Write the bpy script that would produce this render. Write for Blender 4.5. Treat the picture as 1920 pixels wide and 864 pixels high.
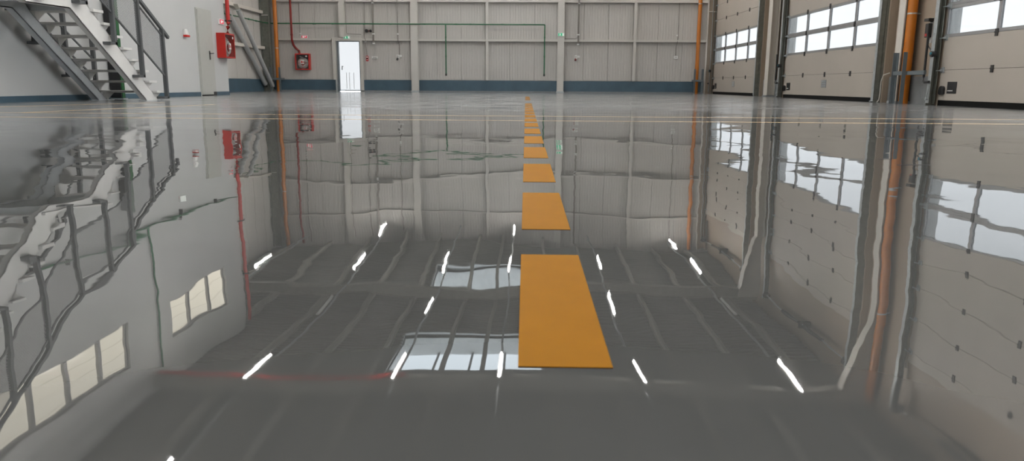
import bpy, bmesh, math, random
from mathutils import Vector, Matrix
random.seed(7)
for o in list(bpy.data.objects): bpy.data.objects.remove(o)
C = bpy.context.scene.collection
SC = bpy.context.scene

# ------------------------------------------------------------------ camera
F_PX, PITCH, YAW, ROLL, H = 1385.045, 0.195029, -0.023741, -0.005987, 0.335
cam_d = bpy.data.cameras.new('camera'); cam = bpy.data.objects.new('camera', cam_d); C.objects.link(cam)
cam_d.sensor_fit = 'HORIZONTAL'; cam_d.sensor_width = 36.0; cam_d.lens = F_PX * 36.0 / 1920.0
cam_d.clip_start = 0.02; cam_d.clip_end = 500
fw = Vector((math.sin(YAW) * math.cos(PITCH), math.cos(YAW) * math.cos(PITCH), -math.sin(PITCH)))
r0 = Vector((math.cos(YAW), -math.sin(YAW), 0)); d0 = fw.cross(r0)
rt = r0 * math.cos(ROLL) + d0 * math.sin(ROLL); dn = -r0 * math.sin(ROLL) + d0 * math.cos(ROLL)
M = Matrix.Identity(4)
for i in range(3): M[i][0], M[i][1], M[i][2] = rt[i], -dn[i], -fw[i]
M[2][3] = H
cam.matrix_world = M
cam_d.dof.use_dof = True; cam_d.dof.focus_distance = 4.0; cam_d.dof.aperture_fstop = 9.0
SC.camera = cam

# ------------------------------------------------------------------ sky, exposure
SKY = 12.0
LAMP = 210.0
w = bpy.data.worlds.new('overcast_sky'); SC.world = w; w.use_nodes = True
wn = w.node_tree.nodes; wl = w.node_tree.links
wn.clear()
wo = wn.new('ShaderNodeOutputWorld'); wb = wn.new('ShaderNodeBackground')
tc = wn.new('ShaderNodeTexCoord'); sx = wn.new('ShaderNodeSeparateXYZ'); cr = wn.new('ShaderNodeValToRGB')
cr.color_ramp.elements[0].position = 0.0; cr.color_ramp.elements[0].color = (0.95, 0.975, 1.0, 1)
cr.color_ramp.elements[1].position = 1.0; cr.color_ramp.elements[1].color = (0.84, 0.92, 1.0, 1)
wl.new(tc.outputs['Generated'], sx.inputs[0]); wl.new(sx.outputs['Z'], cr.inputs[0])
wl.new(cr.outputs[0], wb.inputs[0]); wb.inputs[1].default_value = SKY; wl.new(wb.outputs[0], wo.inputs[0])
SC.view_settings.view_transform = 'Standard'; SC.view_settings.look = 'None'
SC.view_settings.exposure = 0.0; SC.view_settings.gamma = 1.0; SC.view_settings.use_curve_mapping = False
try:
    SC.cycles.caustics_reflective = False; SC.cycles.caustics_refractive = False
    SC.cycles.max_bounces = 10; SC.cycles.diffuse_bounces = 5; SC.cycles.transparent_max_bounces = 16
except Exception: pass

# ------------------------------------------------------------------ materials
MATS = {}
def nodes(name):
    m = bpy.data.materials.new(name); m.use_nodes = True
    MATS[name] = m
    return m, m.node_tree.nodes, m.node_tree.links, m.node_tree.nodes['Principled BSDF']
def mat(name, col, rough=0.5, metal=0.0, spec=0.5, var=0.06, scale=6.0, bump=0.0, bscale=40.0):
    m, n, l, b = nodes(name)
    b.inputs['Roughness'].default_value = rough; b.inputs['Metallic'].default_value = metal
    b.inputs['Specular IOR Level'].default_value = spec
    t = n.new('ShaderNodeTexCoord'); nz = n.new('ShaderNodeTexNoise'); nz.inputs['Scale'].default_value = scale
    nz.inputs['Detail'].default_value = 4
    l.new(t.outputs['Object'], nz.inputs['Vector'])
    r = n.new('ShaderNodeValToRGB')
    r.color_ramp.elements[0].position = 0.3; r.color_ramp.elements[1].position = 0.7
    r.color_ramp.elements[0].color = tuple(c * (1 - var) for c in col) + (1,)
    r.color_ramp.elements[1].color = tuple(min(1, c * (1 + var)) for c in col) + (1,)
    l.new(nz.outputs['Fac'], r.inputs[0]); l.new(r.outputs[0], b.inputs['Base Color'])
    if bump:
        nb = n.new('ShaderNodeTexNoise'); nb.inputs['Scale'].default_value = bscale
        bp = n.new('ShaderNodeBump'); bp.inputs['Strength'].default_value = bump; bp.inputs['Distance'].default_value = 0.01
        l.new(t.outputs['Object'], nb.inputs['Vector']); l.new(nb.outputs['Fac'], bp.inputs['Height']); l.new(bp.outputs[0], b.inputs['Normal'])
    return m
def emit(name, col, s, rough=0.4):
    m, n, l, b = nodes(name)
    b.inputs['Base Color'].default_value = col + (1,); b.inputs['Roughness'].default_value = rough
    b.inputs['Emission Color'].default_value = col + (1,); b.inputs['Emission Strength'].default_value = s
    return m
def clear(name, tint, gloss=0.08):
    m, n, l, b = nodes(name); n.remove(b); out = n['Material Output']
    tr = n.new('ShaderNodeBsdfTransparent'); tr.inputs[0].default_value = tint + (1,)
    g = n.new('ShaderNodeBsdfGlossy'); g.inputs['Roughness'].default_value = 0.05
    mx = n.new('ShaderNodeMixShader'); mx.inputs[0].default_value = gloss
    l.new(tr.outputs[0], mx.inputs[1]); l.new(g.outputs[0], mx.inputs[2]); l.new(mx.outputs[0], out.inputs[0])
    return m

# polished resin floor: slow undulation bends the reflections, faint trowel clouds and specks
m, n, l, b = nodes('epoxy_floor')
t = n.new('ShaderNodeTexCoord')
mp = n.new('ShaderNodeMapping'); l.new(t.outputs['Object'], mp.inputs[0])
cl = n.new('ShaderNodeTexNoise'); cl.inputs['Scale'].default_value = 0.55; cl.inputs['Detail'].default_value = 7
cl.inputs['Roughness'].default_value = 0.6
l.new(mp.outputs[0], cl.inputs['Vector'])
rp = n.new('ShaderNodeValToRGB'); rp.color_ramp.elements[0].position = 0.3; rp.color_ramp.elements[1].position = 0.72
rp.color_ramp.elements[0].color = (0.075, 0.076, 0.073, 1); rp.color_ramp.elements[1].color = (0.090, 0.091, 0.088, 1)
l.new(cl.outputs['Fac'], rp.inputs[0])
vo = n.new('ShaderNodeTexVoronoi'); vo.inputs['Scale'].default_value = 2.2; l.new(mp.outputs[0], vo.inputs['Vector'])
sp = n.new('ShaderNodeMath'); sp.operation = 'LESS_THAN'; sp.inputs[1].default_value = 0.010; l.new(vo.outputs['Distance'], sp.inputs[0])
mxc = n.new('ShaderNodeMix'); mxc.data_type = 'RGBA'; l.new(sp.outputs[0], mxc.inputs['Factor']); l.new(rp.outputs[0], mxc.inputs[6])
mxc.inputs[7].default_value = (0.05, 0.05, 0.05, 1); l.new(mxc.outputs[2], b.inputs['Base Color'])
b.inputs['IOR'].default_value = 1.62
sy = n.new('ShaderNodeSeparateXYZ'); l.new(t.outputs['Object'], sy.inputs[0])
dy = n.new('ShaderNodeMapRange'); dy.interpolation_type = 'SMOOTHSTEP'; l.new(sy.outputs['Y'], dy.inputs['Value'])
dy.inputs['From Min'].default_value = 4.5; dy.inputs['From Max'].default_value = 13.0
dxr = n.new('ShaderNodeMapRange'); dxr.interpolation_type = 'SMOOTHSTEP'; l.new(sy.outputs['X'], dxr.inputs['Value']); dxr.inputs['From Min'].default_value = 2.4; dxr.inputs['From Max'].default_value = 6.0
dmx = n.new('ShaderNodeMath'); dmx.operation = 'MAXIMUM'; l.new(dy.outputs[0], dmx.inputs[0])
dxl = n.new('ShaderNodeMapRange'); dxl.interpolation_type = 'SMOOTHSTEP'; l.new(sy.outputs['X'], dxl.inputs['Value']); dxl.inputs['From Min'].default_value = -1.6; dxl.inputs['From Max'].default_value = -5.0; dxl.inputs['To Max'].default_value = 0.85
dm2 = n.new('ShaderNodeMath'); dm2.operation = 'MAXIMUM'; l.new(dxr.outputs[0], dm2.inputs[0]); l.new(dxl.outputs[0], dm2.inputs[1]); l.new(dm2.outputs[0], dmx.inputs[1])
st = n.new('ShaderNodeTexNoise'); st.inputs['Scale'].default_value = 1.6; st.inputs['Detail'].default_value = 5; l.new(mp.outputs[0], st.inputs['Vector'])
st2 = n.new('ShaderNodeMapRange'); st2.inputs['From Min'].default_value = 0.35; st2.inputs['From Max'].default_value = 0.65; st2.inputs['To Min'].default_value = 0.55; l.new(st.outputs['Fac'], st2.inputs['Value'])
haze = n.new('ShaderNodeMath'); haze.operation = 'MULTIPLY'; l.new(dmx.outputs[0], haze.inputs[0]); l.new(st2.outputs[0], haze.inputs[1])   # haze and light on far and side floor painted as roughness and paler grey
rr = n.new('ShaderNodeMapRange'); rr.inputs['To Min'].default_value = 0.014; rr.inputs['To Max'].default_value = 0.23
l.new(haze.outputs[0], rr.inputs['Value']); l.new(rr.outputs[0], b.inputs['Roughness'])
dcx = n.new('ShaderNodeMix'); dcx.data_type = 'RGBA'; l.new(haze.outputs[0], dcx.inputs['Factor']); l.new(mxc.outputs[2], dcx.inputs[6])
dcx.inputs[7].default_value = (0.27, 0.278, 0.282, 1); l.new(dcx.outputs[2], b.inputs['Base Color'])
acc = None
for sc_, amp in ((0.55, 0.016), (1.4, 0.028), (5.0, 0.011), (16.0, 0.005)):
    nz = n.new('ShaderNodeTexNoise'); nz.inputs['Scale'].default_value = sc_; nz.inputs['Detail'].default_value = 1.0
    l.new(mp.outputs[0], nz.inputs['Vector'])
    sb = n.new('ShaderNodeVectorMath'); sb.operation = 'SUBTRACT'; l.new(nz.outputs['Color'], sb.inputs[0]); sb.inputs[1].default_value = (0.5, 0.5, 0.5)
    ml = n.new('ShaderNodeVectorMath'); ml.operation = 'MULTIPLY'; l.new(sb.outputs[0], ml.inputs[0]); ml.inputs[1].default_value = (amp, amp, 0)
    if acc is None: acc = ml
    else:
        av = n.new('ShaderNodeVectorMath'); av.operation = 'ADD'; l.new(acc.outputs[0], av.inputs[0]); l.new(ml.outputs[0], av.inputs[1]); acc = av
up = n.new('ShaderNodeVectorMath'); up.operation = 'ADD'; l.new(acc.outputs[0], up.inputs[0]); up.inputs[1].default_value = (0, 0, 1)
nm = n.new('ShaderNodeVectorMath'); nm.operation = 'NORMALIZE'; l.new(up.outputs[0], nm.inputs[0])
l.new(nm.outputs[0], b.inputs['Normal']); l.new(nm.outputs[0], b.inputs['Coat Normal'])
b.inputs['Coat Weight'].default_value = 0.0; b.inputs['Coat IOR'].default_value = 1.5; b.inputs['Coat Roughness'].default_value = 0.012

mat('yellow_paint', (0.31, 0.128, 0.002), 0.55, spec=0.06, var=0.05, scale=9)
mat('thin_yellow_paint', (0.60, 0.40, 0.20), 0.4, var=0.08)
mat('wall_panel', (0.475, 0.455, 0.43), 0.45, var=0.03, scale=0.8)
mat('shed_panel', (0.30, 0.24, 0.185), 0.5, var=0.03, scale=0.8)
mat('white_plaster', (0.51, 0.515, 0.51), 0.75, var=0.02, scale=1.2, bump=0.05)
mat('blue_plinth', (0.055, 0.10, 0.135), 0.4, var=0.12, scale=2.5)
mat('grey_plinth', (0.20, 0.21, 0.215), 0.6, var=0.1)
mat('steel_paint', (0.52, 0.50, 0.465), 0.45, var=0.03, scale=2)
mat('pale_steel', (0.56, 0.53, 0.48), 0.45, var=0.03, scale=2)
mat('dark_steel', (0.035, 0.034, 0.033), 0.5, spec=0.3)
mat('galvanised', (0.42, 0.45, 0.46), 0.38, metal=0.55, var=0.12, scale=14)
mat('track_steel', (0.20, 0.205, 0.18), 0.42, metal=0.5, var=0.12, scale=10)
mat('brace_steel', (0.45, 0.46, 0.46), 0.4, metal=0.2, var=0.05)
mat('stair_white', (0.63, 0.62, 0.60), 0.45, var=0.03)
mat('stair_grey', (0.50, 0.52, 0.53), 0.42, metal=0.1, var=0.06)
mat('rail_grey', (0.085, 0.09, 0.094), 0.45, metal=0.2, var=0.05)
mat('door_grey', (0.43, 0.43, 0.40), 0.45, var=0.02)
mat('door_panel', (0.405, 0.365, 0.32), 0.5, var=0.025, scale=1.5)
mat('alu_frame', (0.30, 0.30, 0.30), 0.4, metal=0.3)
mat('black_plastic', (0.012, 0.012, 0.013), 0.4)
mat('rubber', (0.008, 0.008, 0.008), 0.8, spec=0.1)
mat('orange_pipe', (0.44, 0.135, 0.008), 0.35, var=0.05)
mat('red_paint', (0.48, 0.018, 0.012), 0.35, var=0.05)
mat('pipe_red', (0.22, 0.022, 0.018), 0.4)
mat('dark_red', (0.16, 0.014, 0.012), 0.4)
mat('guard_steel', (0.15, 0.175, 0.19), 0.42, metal=0.3)
mat('green_pipe', (0.012, 0.11, 0.045), 0.4)
mat('green_post', (0.01, 0.085, 0.024), 0.45)
mat('white_plastic', (0.72, 0.72, 0.70), 0.4)
mat('grey_plastic', (0.45, 0.44, 0.42), 0.5)
mat('hose_white', (0.55, 0.52, 0.48), 0.7)
mat('deck_steel', (0.27, 0.265, 0.25), 0.5, var=0.05, scale=1)
mat('rafter_steel', (0.33, 0.32, 0.29), 0.5)
mat('cable_grey', (0.22, 0.20, 0.18), 0.6)
mat('brass', (0.5, 0.36, 0.12), 0.35, metal=0.8)
mat('cyan_lens', (0.05, 0.25, 0.33), 0.2)
mat('outdoor_concrete', (0.62, 0.62, 0.60), 0.85, var=0.05, scale=0.5)
clear('door_acrylic', (0.317, 0.322, 0.325)); clear('frosted_door_glass', (0.295, 0.297, 0.298)); clear('rooflight_sheet', (0.56, 0.58, 0.59), 0.05)
clear('cabinet_glass', (0.9, 0.89, 0.89), 0.06)
emit('lit_tube', (1.0, 0.968, 0.925), LAMP)
mat('unlit_tube', (0.7, 0.7, 0.68), 0.35)
emit('sign_green', (0.03, 0.40, 0.20), 0.5); emit('sign_red', (0.62, 0.02, 0.06), 0.45); emit('sign_white', (0.8, 0.85, 0.8), 0.35)
# lit office seen through the upper panes: tiled ceiling glow
m, n, l, b = nodes('office_pane')
t = n.new('ShaderNodeTexCoord'); br = n.new('ShaderNodeTexBrick'); l.new(t.outputs['Object'], br.inputs['Vector'])
mpo = n.new('ShaderNodeMapping'); mpo.inputs['Rotation'].default_value = (math.pi / 2, 0, math.pi / 2)
l.new(t.outputs['Object'], mpo.inputs[0]); l.new(mpo.outputs[0], br.inputs['Vector'])
br.inputs['Color1'].default_value = (1, 0.93, 0.76, 1); br.inputs['Color2'].default_value = (0.96, 0.9, 0.75, 1)
br.inputs['Mortar'].default_value = (0.8, 0.74, 0.6, 1); br.inputs['Scale'].default_value = 1.6; br.inputs['Mortar Size'].default_value = 0.02
b.inputs['Base Color'].default_value = (0.1, 0.1, 0.1, 1); b.inputs['Roughness'].default_value = 0.1
l.new(br.outputs['Color'], b.inputs['Emission Color']); b.inputs['Emission Strength'].default_value = 1.9
# expanded metal infill of the stair railing
m, n, l, b = nodes('expanded_mesh')
b.inputs['Base Color'].default_value = (0.2, 0.205, 0.21, 1); b.inputs['Roughness'].default_value = 0.45
t = n.new('ShaderNodeTexCoord'); sxy = n.new('ShaderNodeSeparateXYZ'); l.new(t.outputs['Object'], sxy.inputs[0])
def mth(op, a, bv):
    q = n.new('ShaderNodeMath'); q.operation = op
    for i, v in enumerate((a, bv)):
        if v is None: continue
        if hasattr(v, 'links'): l.new(v, q.inputs[i])
        else: q.inputs[i].default_value = v
    return q.outputs[0]
u = mth('ADD', sxy.outputs['Y'], sxy.outputs['Z']); v = mth('SUBTRACT', sxy.outputs['Y'], sxy.outputs['Z'])
su = mth('ABSOLUTE', mth('SINE', mth('MULTIPLY', u, 78.0), None), None); sv = mth('ABSOLUTE', mth('SINE', mth('MULTIPLY', v, 78.0), None), None)
wire = mth('LESS_THAN', mth('MINIMUM', su, sv), 0.24)
trn = n.new('ShaderNodeBsdfTransparent'); mxs = n.new('ShaderNodeMixShader')
l.new(wire, mxs.inputs[0]); l.new(trn.outputs[0], mxs.inputs[1]); l.new(b.outputs[0], mxs.inputs[2]); l.new(mxs.outputs[0], n['Material Output'].inputs[0])

# ------------------------------------------------------------------ mesh helpers
class MB:
    """collects simple solids (world coordinates) and links them as one mesh object"""
    def __init__(s): s.v = []; s.f = []
    def add(s, vs, fs):
        k = len(s.v); s.v += [tuple(p) for p in vs]; s.f += [tuple(i + k for i in f) for f in fs]; return s
    def box(s, x0, x1, y0, y1, z0, z1):
        return s.add([(x, y, z) for z in (z0, z1) for y in (y0, y1) for x in (x0, x1)],
                     [(0, 2, 3, 1), (4, 5, 7, 6), (0, 1, 5, 4), (2, 6, 7, 3), (0, 4, 6, 2), (1, 3, 7, 5)])
    def prism(s, poly, axis, a, b):
        """poly: 2D points; axis 'x' -> (y,z), 'y' -> (x,z), 'z' -> (x,y)"""
        def P(p, c): return {'x': (c, p[0], p[1]), 'y': (p[0], c, p[1]), 'z': (p[0], p[1], c)}[axis]
        k = len(poly)
        return s.add([P(p, a) for p in poly] + [P(p, b) for p in poly],
                     [tuple(range(k))[::-1], tuple(range(k, 2 * k))] + [(i, (i + 1) % k, (i + 1) % k + k, i + k) for i in range(k)])
    def tube(s, pts, r, seg=10, cap=True):
        pts = [Vector(p) for p in pts]; rings = []
        for i, p in enumerate(pts):
            a = pts[max(i - 1, 0)]; c = pts[min(i + 1, len(pts) - 1)]
            t = (c - a).normalized()
            u = t.cross(Vector((0, 0, 1)) if abs(t.z) < 0.9 else Vector((0, 1, 0))).normalized(); v = t.cross(u)
            k = 1.0
            if 0 < i < len(pts) - 1:
                ca = (pts[i] - a).normalized().dot(t); k = 1 / max(ca, 0.5)
            rings.append([p + (u * math.cos(2 * math.pi * j / seg) + v * math.sin(2 * math.pi * j / seg)) * r * (k if False else 1) for j in range(seg)])
        vs = [q for R in rings for q in R]; fs = []
        for i in range(len(pts) - 1):
            for j in range(seg):
                fs.append((i * seg + j, i * seg + (j + 1) % seg, (i + 1) * seg + (j + 1) % seg, (i + 1) * seg + j))
        if cap: fs += [tuple(range(seg))[::-1], tuple(range((len(pts) - 1) * seg, len(pts) * seg))]
        return s.add(vs, fs)
    def bar(s, p, q, w, h, up=(0, 0, 1)):
        """rectangular bar from p to q, w across, h along the up side"""
        p = Vector(p); q = Vector(q); t = (q - p).normalized(); a = t.cross(Vector(up)).normalized(); c = a.cross(t)
        vs = [e + a * (sa * w / 2) + c * (sc * h / 2) for e in (p, q) for sa, sc in ((-1, -1), (1, -1), (1, 1), (-1, 1))]
        return s.add(vs, [(0, 3, 2, 1), (4, 5, 6, 7), (0, 1, 5, 4), (1, 2, 6, 5), (2, 3, 7, 6), (3, 0, 4, 7)])
    def torus(s, c, axis, R, r, n=20, k=8):
        c = Vector(c); ax = Vector(axis).normalized(); u = ax.cross(Vector((0, 0, 1))).normalized(); v = ax.cross(u)
        vs = []; fs = []
        for i in range(n):
            a = 2 * math.pi * i / n; d = u * math.cos(a) + v * math.sin(a)
            for j in range(k):
                b = 2 * math.pi * j / k; vs.append(c + d * (R + r * math.cos(b)) + ax * (r * math.sin(b)))
        for i in range(n):
            for j in range(k):
                fs.append((i * k + j, ((i + 1) % n) * k + j, ((i + 1) % n) * k + (j + 1) % k, i * k + (j + 1) % k))
        return s.add(vs, fs)
    def build(s, name, m, parent=None, smooth=False, bevel=0.0, origin=None):
        o = Vector((0, 0, 0))
        if parent is not None:
            p = parent
            while p is not None: o += p.location; p = p.parent
        elif origin is not None: o = Vector(origin)
        me = bpy.data.meshes.new(name); me.from_pydata([tuple(Vector(v) - o) for v in s.v], [], s.f); me.update()
        bm = bmesh.new(); bm.from_mesh(me); bmesh.ops.recalc_face_normals(bm, faces=bm.faces); bm.to_mesh(me); bm.free()
        me.materials.append(MATS[m])
        ob = bpy.data.objects.new(name, me); C.objects.link(ob)
        if parent is not None: ob.parent = parent
        elif origin is not None: ob.location = o
        if smooth:
            for f in me.polygons: f.use_smooth = True
            md = ob.modifiers.new('edges', 'EDGE_SPLIT'); md.split_angle = math.radians(40)
        if bevel:
            md = ob.modifiers.new('bevel', 'BEVEL'); md.width = bevel; md.segments = 2; md.limit_method = 'ANGLE'
        return ob
def tag(o, label=None, cat=None, group=None, kind=None):
    if label: o['label'] = label
    if cat: o['category'] = cat
    if group: o['group'] = group
    if kind: o['kind'] = kind
    return o
def thing(name, loc, label, cat, group=None, kind=None):
    o = bpy.data.objects.new(name, None); o.empty_display_size = 0.1; C.objects.link(o); o.location = loc
    return tag(o, label, cat, group, kind)
def struct(o, label=None): return tag(o, label, kind='structure')
def wall_grid(mb, axis, a, b, us, zs, holes):
    """solid wall of thickness a..b on the axis, cut into cells; cells inside a hole are left out"""
    U = sorted(set(list(us) + [h for q in holes for h in q[:2]])); Z = sorted(set(list(zs) + [h for q in holes for h in q[2:]]))
    for i in range(len(U) - 1):
        for j in range(len(Z) - 1):
            cu = (U[i] + U[i + 1]) / 2; cz = (Z[j] + Z[j + 1]) / 2
            if any(q[0] < cu < q[1] and q[2] < cz < q[3] for q in holes): continue
            if axis == 'x': mb.box(a, b, U[i], U[i + 1], Z[j], Z[j + 1])
            else: mb.box(U[i], U[i + 1], a, b, Z[j], Z[j + 1])
    return mb

# ------------------------------------------------------------------ shell
XL, XREC, XR, XW, YB, YF, ZT = -8.5, -11.2, 7.56, 7.72, 31.7, -9.0, 6.75
struct(MB().box(XREC - 0.3, XW + 0.12, YF - 0.3, YB + 0.3, -0.25, 0.0).build('floor', 'epoxy_floor'), 'grey polished resin floor mirroring the whole hall')
struct(MB().box(-40, 60, -40, 80, -0.6, -0.30).build('ground_outside', 'outdoor_concrete'), 'pale concrete yard outside the hall')

# back wall: ribbed sandwich panels with a real joint about every metre
DX0, DX1, DZ = -8.14, -7.175, 2.08
mb = wall_grid(MB(), 'y', YB, YB + 0.12, (XREC - 0.3, XW + 0.12), (0, 7.4), [(DX0, DX1, -0.01, DZ)])
def ribs(lo, hi, seam0, pitch=1.018, rib=0.113):
    prof = []; x = lo
    js = [seam0 + k * pitch for k in range(-20, 30)]
    evs = [(j, 'j') for j in js if lo < j < hi]
    for j in js:
        for q in range(1, 9): 
            p = j + q * rib
            if lo < p < hi: evs.append((p, 'r'))
    evs.sort(); prof.append((lo, 0.0))
    for p, k in evs:
        if k == 'j': prof += [(p - .020, 0), (p - .014, .028), (p + .014, .028), (p + .020, 0)]
        else: prof += [(p - .014, 0), (p - .007, .006), (p + .007, .006), (p + .014, 0)]
    prof.append((hi, 0.0)); return prof
def ribbed(mb, lo, hi, z0, z1, put, seam0):
    pr = ribs(lo, hi, seam0); k = len(pr)
    return mb.add([put(p, d, z) for z in (z0, z1) for p, d in pr], [(i, i + 1, i + 1 + k, i + k) for i in range(k - 1)])
fc = 0.03
pb = lambda p, d, z: (p, YB - fc + d, z)
ribbed(mb, XREC, DX0, 0.5, 7.3, pb, -3.935); ribbed(mb, DX0, DX1, DZ, 7.3, pb, -3.935); ribbed(mb, DX1, XW, 0.5, 7.3, pb, -3.935)
struct(mb.build('wall_back', 'wall_panel'), 'grey ribbed sandwich panel wall at the far end')
mb = MB().box(XREC, DX0 - 0.02, YB - 0.045, YB, 0.06, 0.49).box(DX1 + 0.02, XW, YB - 0.045, YB, 0.06, 0.49)
struct(mb.build('baseboard_back', 'blue_plinth'), 'dark blue painted plinth along the back wall')
mb = MB().box(XREC, DX0 - 0.02, YB - 0.06, YB - 0.001, 0, 0.06).box(DX1 + 0.02, XW, YB - 0.06, YB - 0.001, 0, 0.06)
struct(mb.build('trim_1', 'grey_plinth'), 'grey cove strip under the back plinth')
# recessed left wall beyond the office block
mb = MB().box(XREC - 0.15, XREC, 20.8, YB + 0.12, 0, 7.4)
ribbed(mb, 21.0, YB, 0.5, 7.3, lambda p, d, z: (XREC + fc - d, p, z), 21.3)
struct(mb.build('wall_recess', 'wall_panel'), 'ribbed panel wall of the recess beyond the office block')
struct(MB().box(XREC, XREC + 0.05, 21.0, YB - 0.05, 0, 0.49).build('baseboard_recess', 'blue_plinth'), 'blue plinth of the left recess')
# white office block on the left
W1 = (16.62, 19.80, 4.62, 5.63); W2 = (9.6, 14.74, 4.66, 5.70)
LD = (19.16, 20.08, 0.0, 2.2)
mb = wall_grid(MB(), 'x', XL - 0.2, XL, (YF, 21.0), (0, 6.72), [W1, W2])
struct(mb.build('wall_left', 'white_plaster'), 'white plastered wall of the office block')
struct(MB().box(XREC - 0.15, XL - 0.2, 20.8, 21.0, 0, 7.4).build('wall_office', 'white_plaster'), 'end wall of the office block')
mb = MB().box(XL, XL + 0.014, YF, LD[0] - 0.01, 0, 0.10).box(XL, XL + 0.014, LD[1] + 0.01, 21.0, 0, 0.10)
struct(mb.build('baseboard_left', 'blue_plinth'), 'blue skirting along the white wall')
struct(MB().box(XREC - 0.3, XW + 0.12, YF - 0.15, YF, 0, 7.4).build('wall_front', 'wall_panel'), 'panel wall behind the camera')
# right wall with the garage door openings and an added one for side light
DOORS = [(25.22, 31.42), (16.52, 22.72), (7.93, 14.13)]
DTOP = 4.95
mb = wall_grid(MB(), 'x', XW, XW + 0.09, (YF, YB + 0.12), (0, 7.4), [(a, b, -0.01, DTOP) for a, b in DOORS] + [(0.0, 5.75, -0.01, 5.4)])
struct(mb.build('wall_right', 'shed_panel'), 'beige panel wall between the garage doors, with an added unseen light opening beside the camera')
mb = MB()
for a, b in ((YF, -0.1), (5.85, 7.78), (14.30, 16.34), (22.90, 25.06)): mb.box(XW - 0.05, XW, a, b, 0, 0.54)
struct(mb.build('baseboard_right', 'grey_plinth'), 'grey concrete plinth between the garage doors')

# roof deck with two rooflight openings
SKYL = [(-3.6, 0.32, 17.3, 20.4), (-3.6, 0.32, 26.3, 28.7), (-3.6, 0.32, 7.2, 10.3)]
U = sorted({XREC - .3, XW + .12, -3.6, 0.32}); V = sorted({YF - .3, YB + .3} | {q for s in SKYL for q in s[2:]})
mb = MB()
for i in range(len(U) - 1):
    for j in range(len(V) - 1):
        cx, cy = (U[i] + U[i + 1]) / 2, (V[j] + V[j + 1]) / 2
        if any(s[0] < cx < s[1] and s[2] < cy < s[3] for s in SKYL): continue
        mb.box(U[i], U[i + 1], V[j], V[j + 1], ZT + 0.05, ZT + 0.15)
        y = V[j]
        while y < V[j + 1] - 0.05:                     # trapezoidal deck ribs
            y2 = min(y + 0.11, V[j + 1]); mb.prism([(y, ZT + .05), (y + .025, ZT), (y2 - .025, ZT), (y2, ZT + .05)], 'x', U[i], U[i + 1]); y += 0.25
struct(mb.build('ceiling', 'deck_steel'), 'grey corrugated roof deck')
for k, s in enumerate(SKYL):
    t = thing('skylight', ((s[0] + s[1]) / 2, (s[2] + s[3]) / 2, ZT + .15), ['rooflight box nearer the camera, seen mirrored below the tube lamps', 'rooflight box deeper in the hall, seen mirrored behind the first', 'rooflight box over the camera side of the hall', 'rearmost rooflight box behind the camera'][k], 'skylight', 'roof lights')
    zt = ZT + 0.75
    m_ = MB(); a = 0.05
    m_.box(s[0] - a, s[0], s[2] - a, s[3] + a, ZT, zt).box(s[1], s[1] + a, s[2] - a, s[3] + a, ZT, zt)
    m_.box(s[0], s[1], s[2] - a, s[2], ZT, zt).box(s[0], s[1], s[3], s[3] + a, ZT, zt)
    m_.build('upstand', 'white_plastic', t)
    MB().box(s[0] - a, s[1] + a, s[2] - a, s[3] + a, zt, zt + 0.02).build('pane', 'rooflight_sheet', t)
    for x in (-2.65, -1.65, -0.7): MB().box(x - .03, x + .03, s[2], s[3], zt - .06, zt).build('glazing_bar', 'alu_frame', t)

# ------------------------------------------------------------------ frame of the hall
def hcol(mb, x0, x1, yc, wd, z0, z1, tf=0.02):
    """I column, flanges facing -x and +x"""
    mb.box(x0, x0 + tf, yc - wd / 2, yc + wd / 2, z0, z1).box(x1 - tf, x1, yc - wd / 2, yc + wd / 2, z0, z1).box(x0 + tf, x1 - tf, yc - .012, yc + .012, z0, z1)
FR = [(24.0, 'steel column between the farthest and middle garage doors'), (15.56, 'steel column beside the orange pipe between middle and nearest doors'), (6.1, 'steel column near the camera on the door side'), (-0.4, 'steel column behind the camera on the door side')]
for yc, lb in FR:
    t = thing('steel_column', (7.55, yc, 0), lb, 'column', 'tapered portal columns', 'structure')
    wd = .24 if yc < 16 else .34
    m_ = MB(); hcol(m_, 7.42, XW - .055, yc, wd, 0.05, 4.5)
    m_.prism([(7.42, 4.5), (7.44, 4.5), (6.97, 6.2), (6.95, 6.2)], 'y', yc - wd / 2, yc + wd / 2)
    m_.prism([(7.44, 4.5), (7.66, 4.5), (7.66, 6.5), (6.97, 6.5), (6.97, 6.2)], 'y', yc - .012, yc + .012)
    m_.build('shaft', 'pale_steel', t)
    MB().box(7.39, XW - .052, yc - .2, yc + .2, 0, 0.05).build('base_plate', 'grey_plinth', t)
    m_ = MB(); m_.box(-11.0, 6.97, yc - .11, yc + .11, 6.2, 6.22).box(-11.0, 7.6, yc - .11, yc + .11, 6.51, 6.53).box(-11.0, 6.97, yc - .01, yc + .01, 6.22, 6.51)
    struct(m_.build('roof_beam', 'rafter_steel'), 'roof beam carried by the ' + lb)
for i, x in enumerate([-10.4, -8.75, -7.0, -5.35, -3.9, -2.15, -1.15, 0.6, 2.0, 3.75, 5.3, 6.7]):
    m_ = MB().box(x - .045, x + .045, YF, YB - .05, 6.53, 6.55).box(x - .045, x + .045, YF, YB - .05, 6.71, 6.73).box(x - .01, x + .01, YF, YB - .05, 6.55, 6.71)
    struct(m_.build('purlin', 'rafter_steel'))
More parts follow.
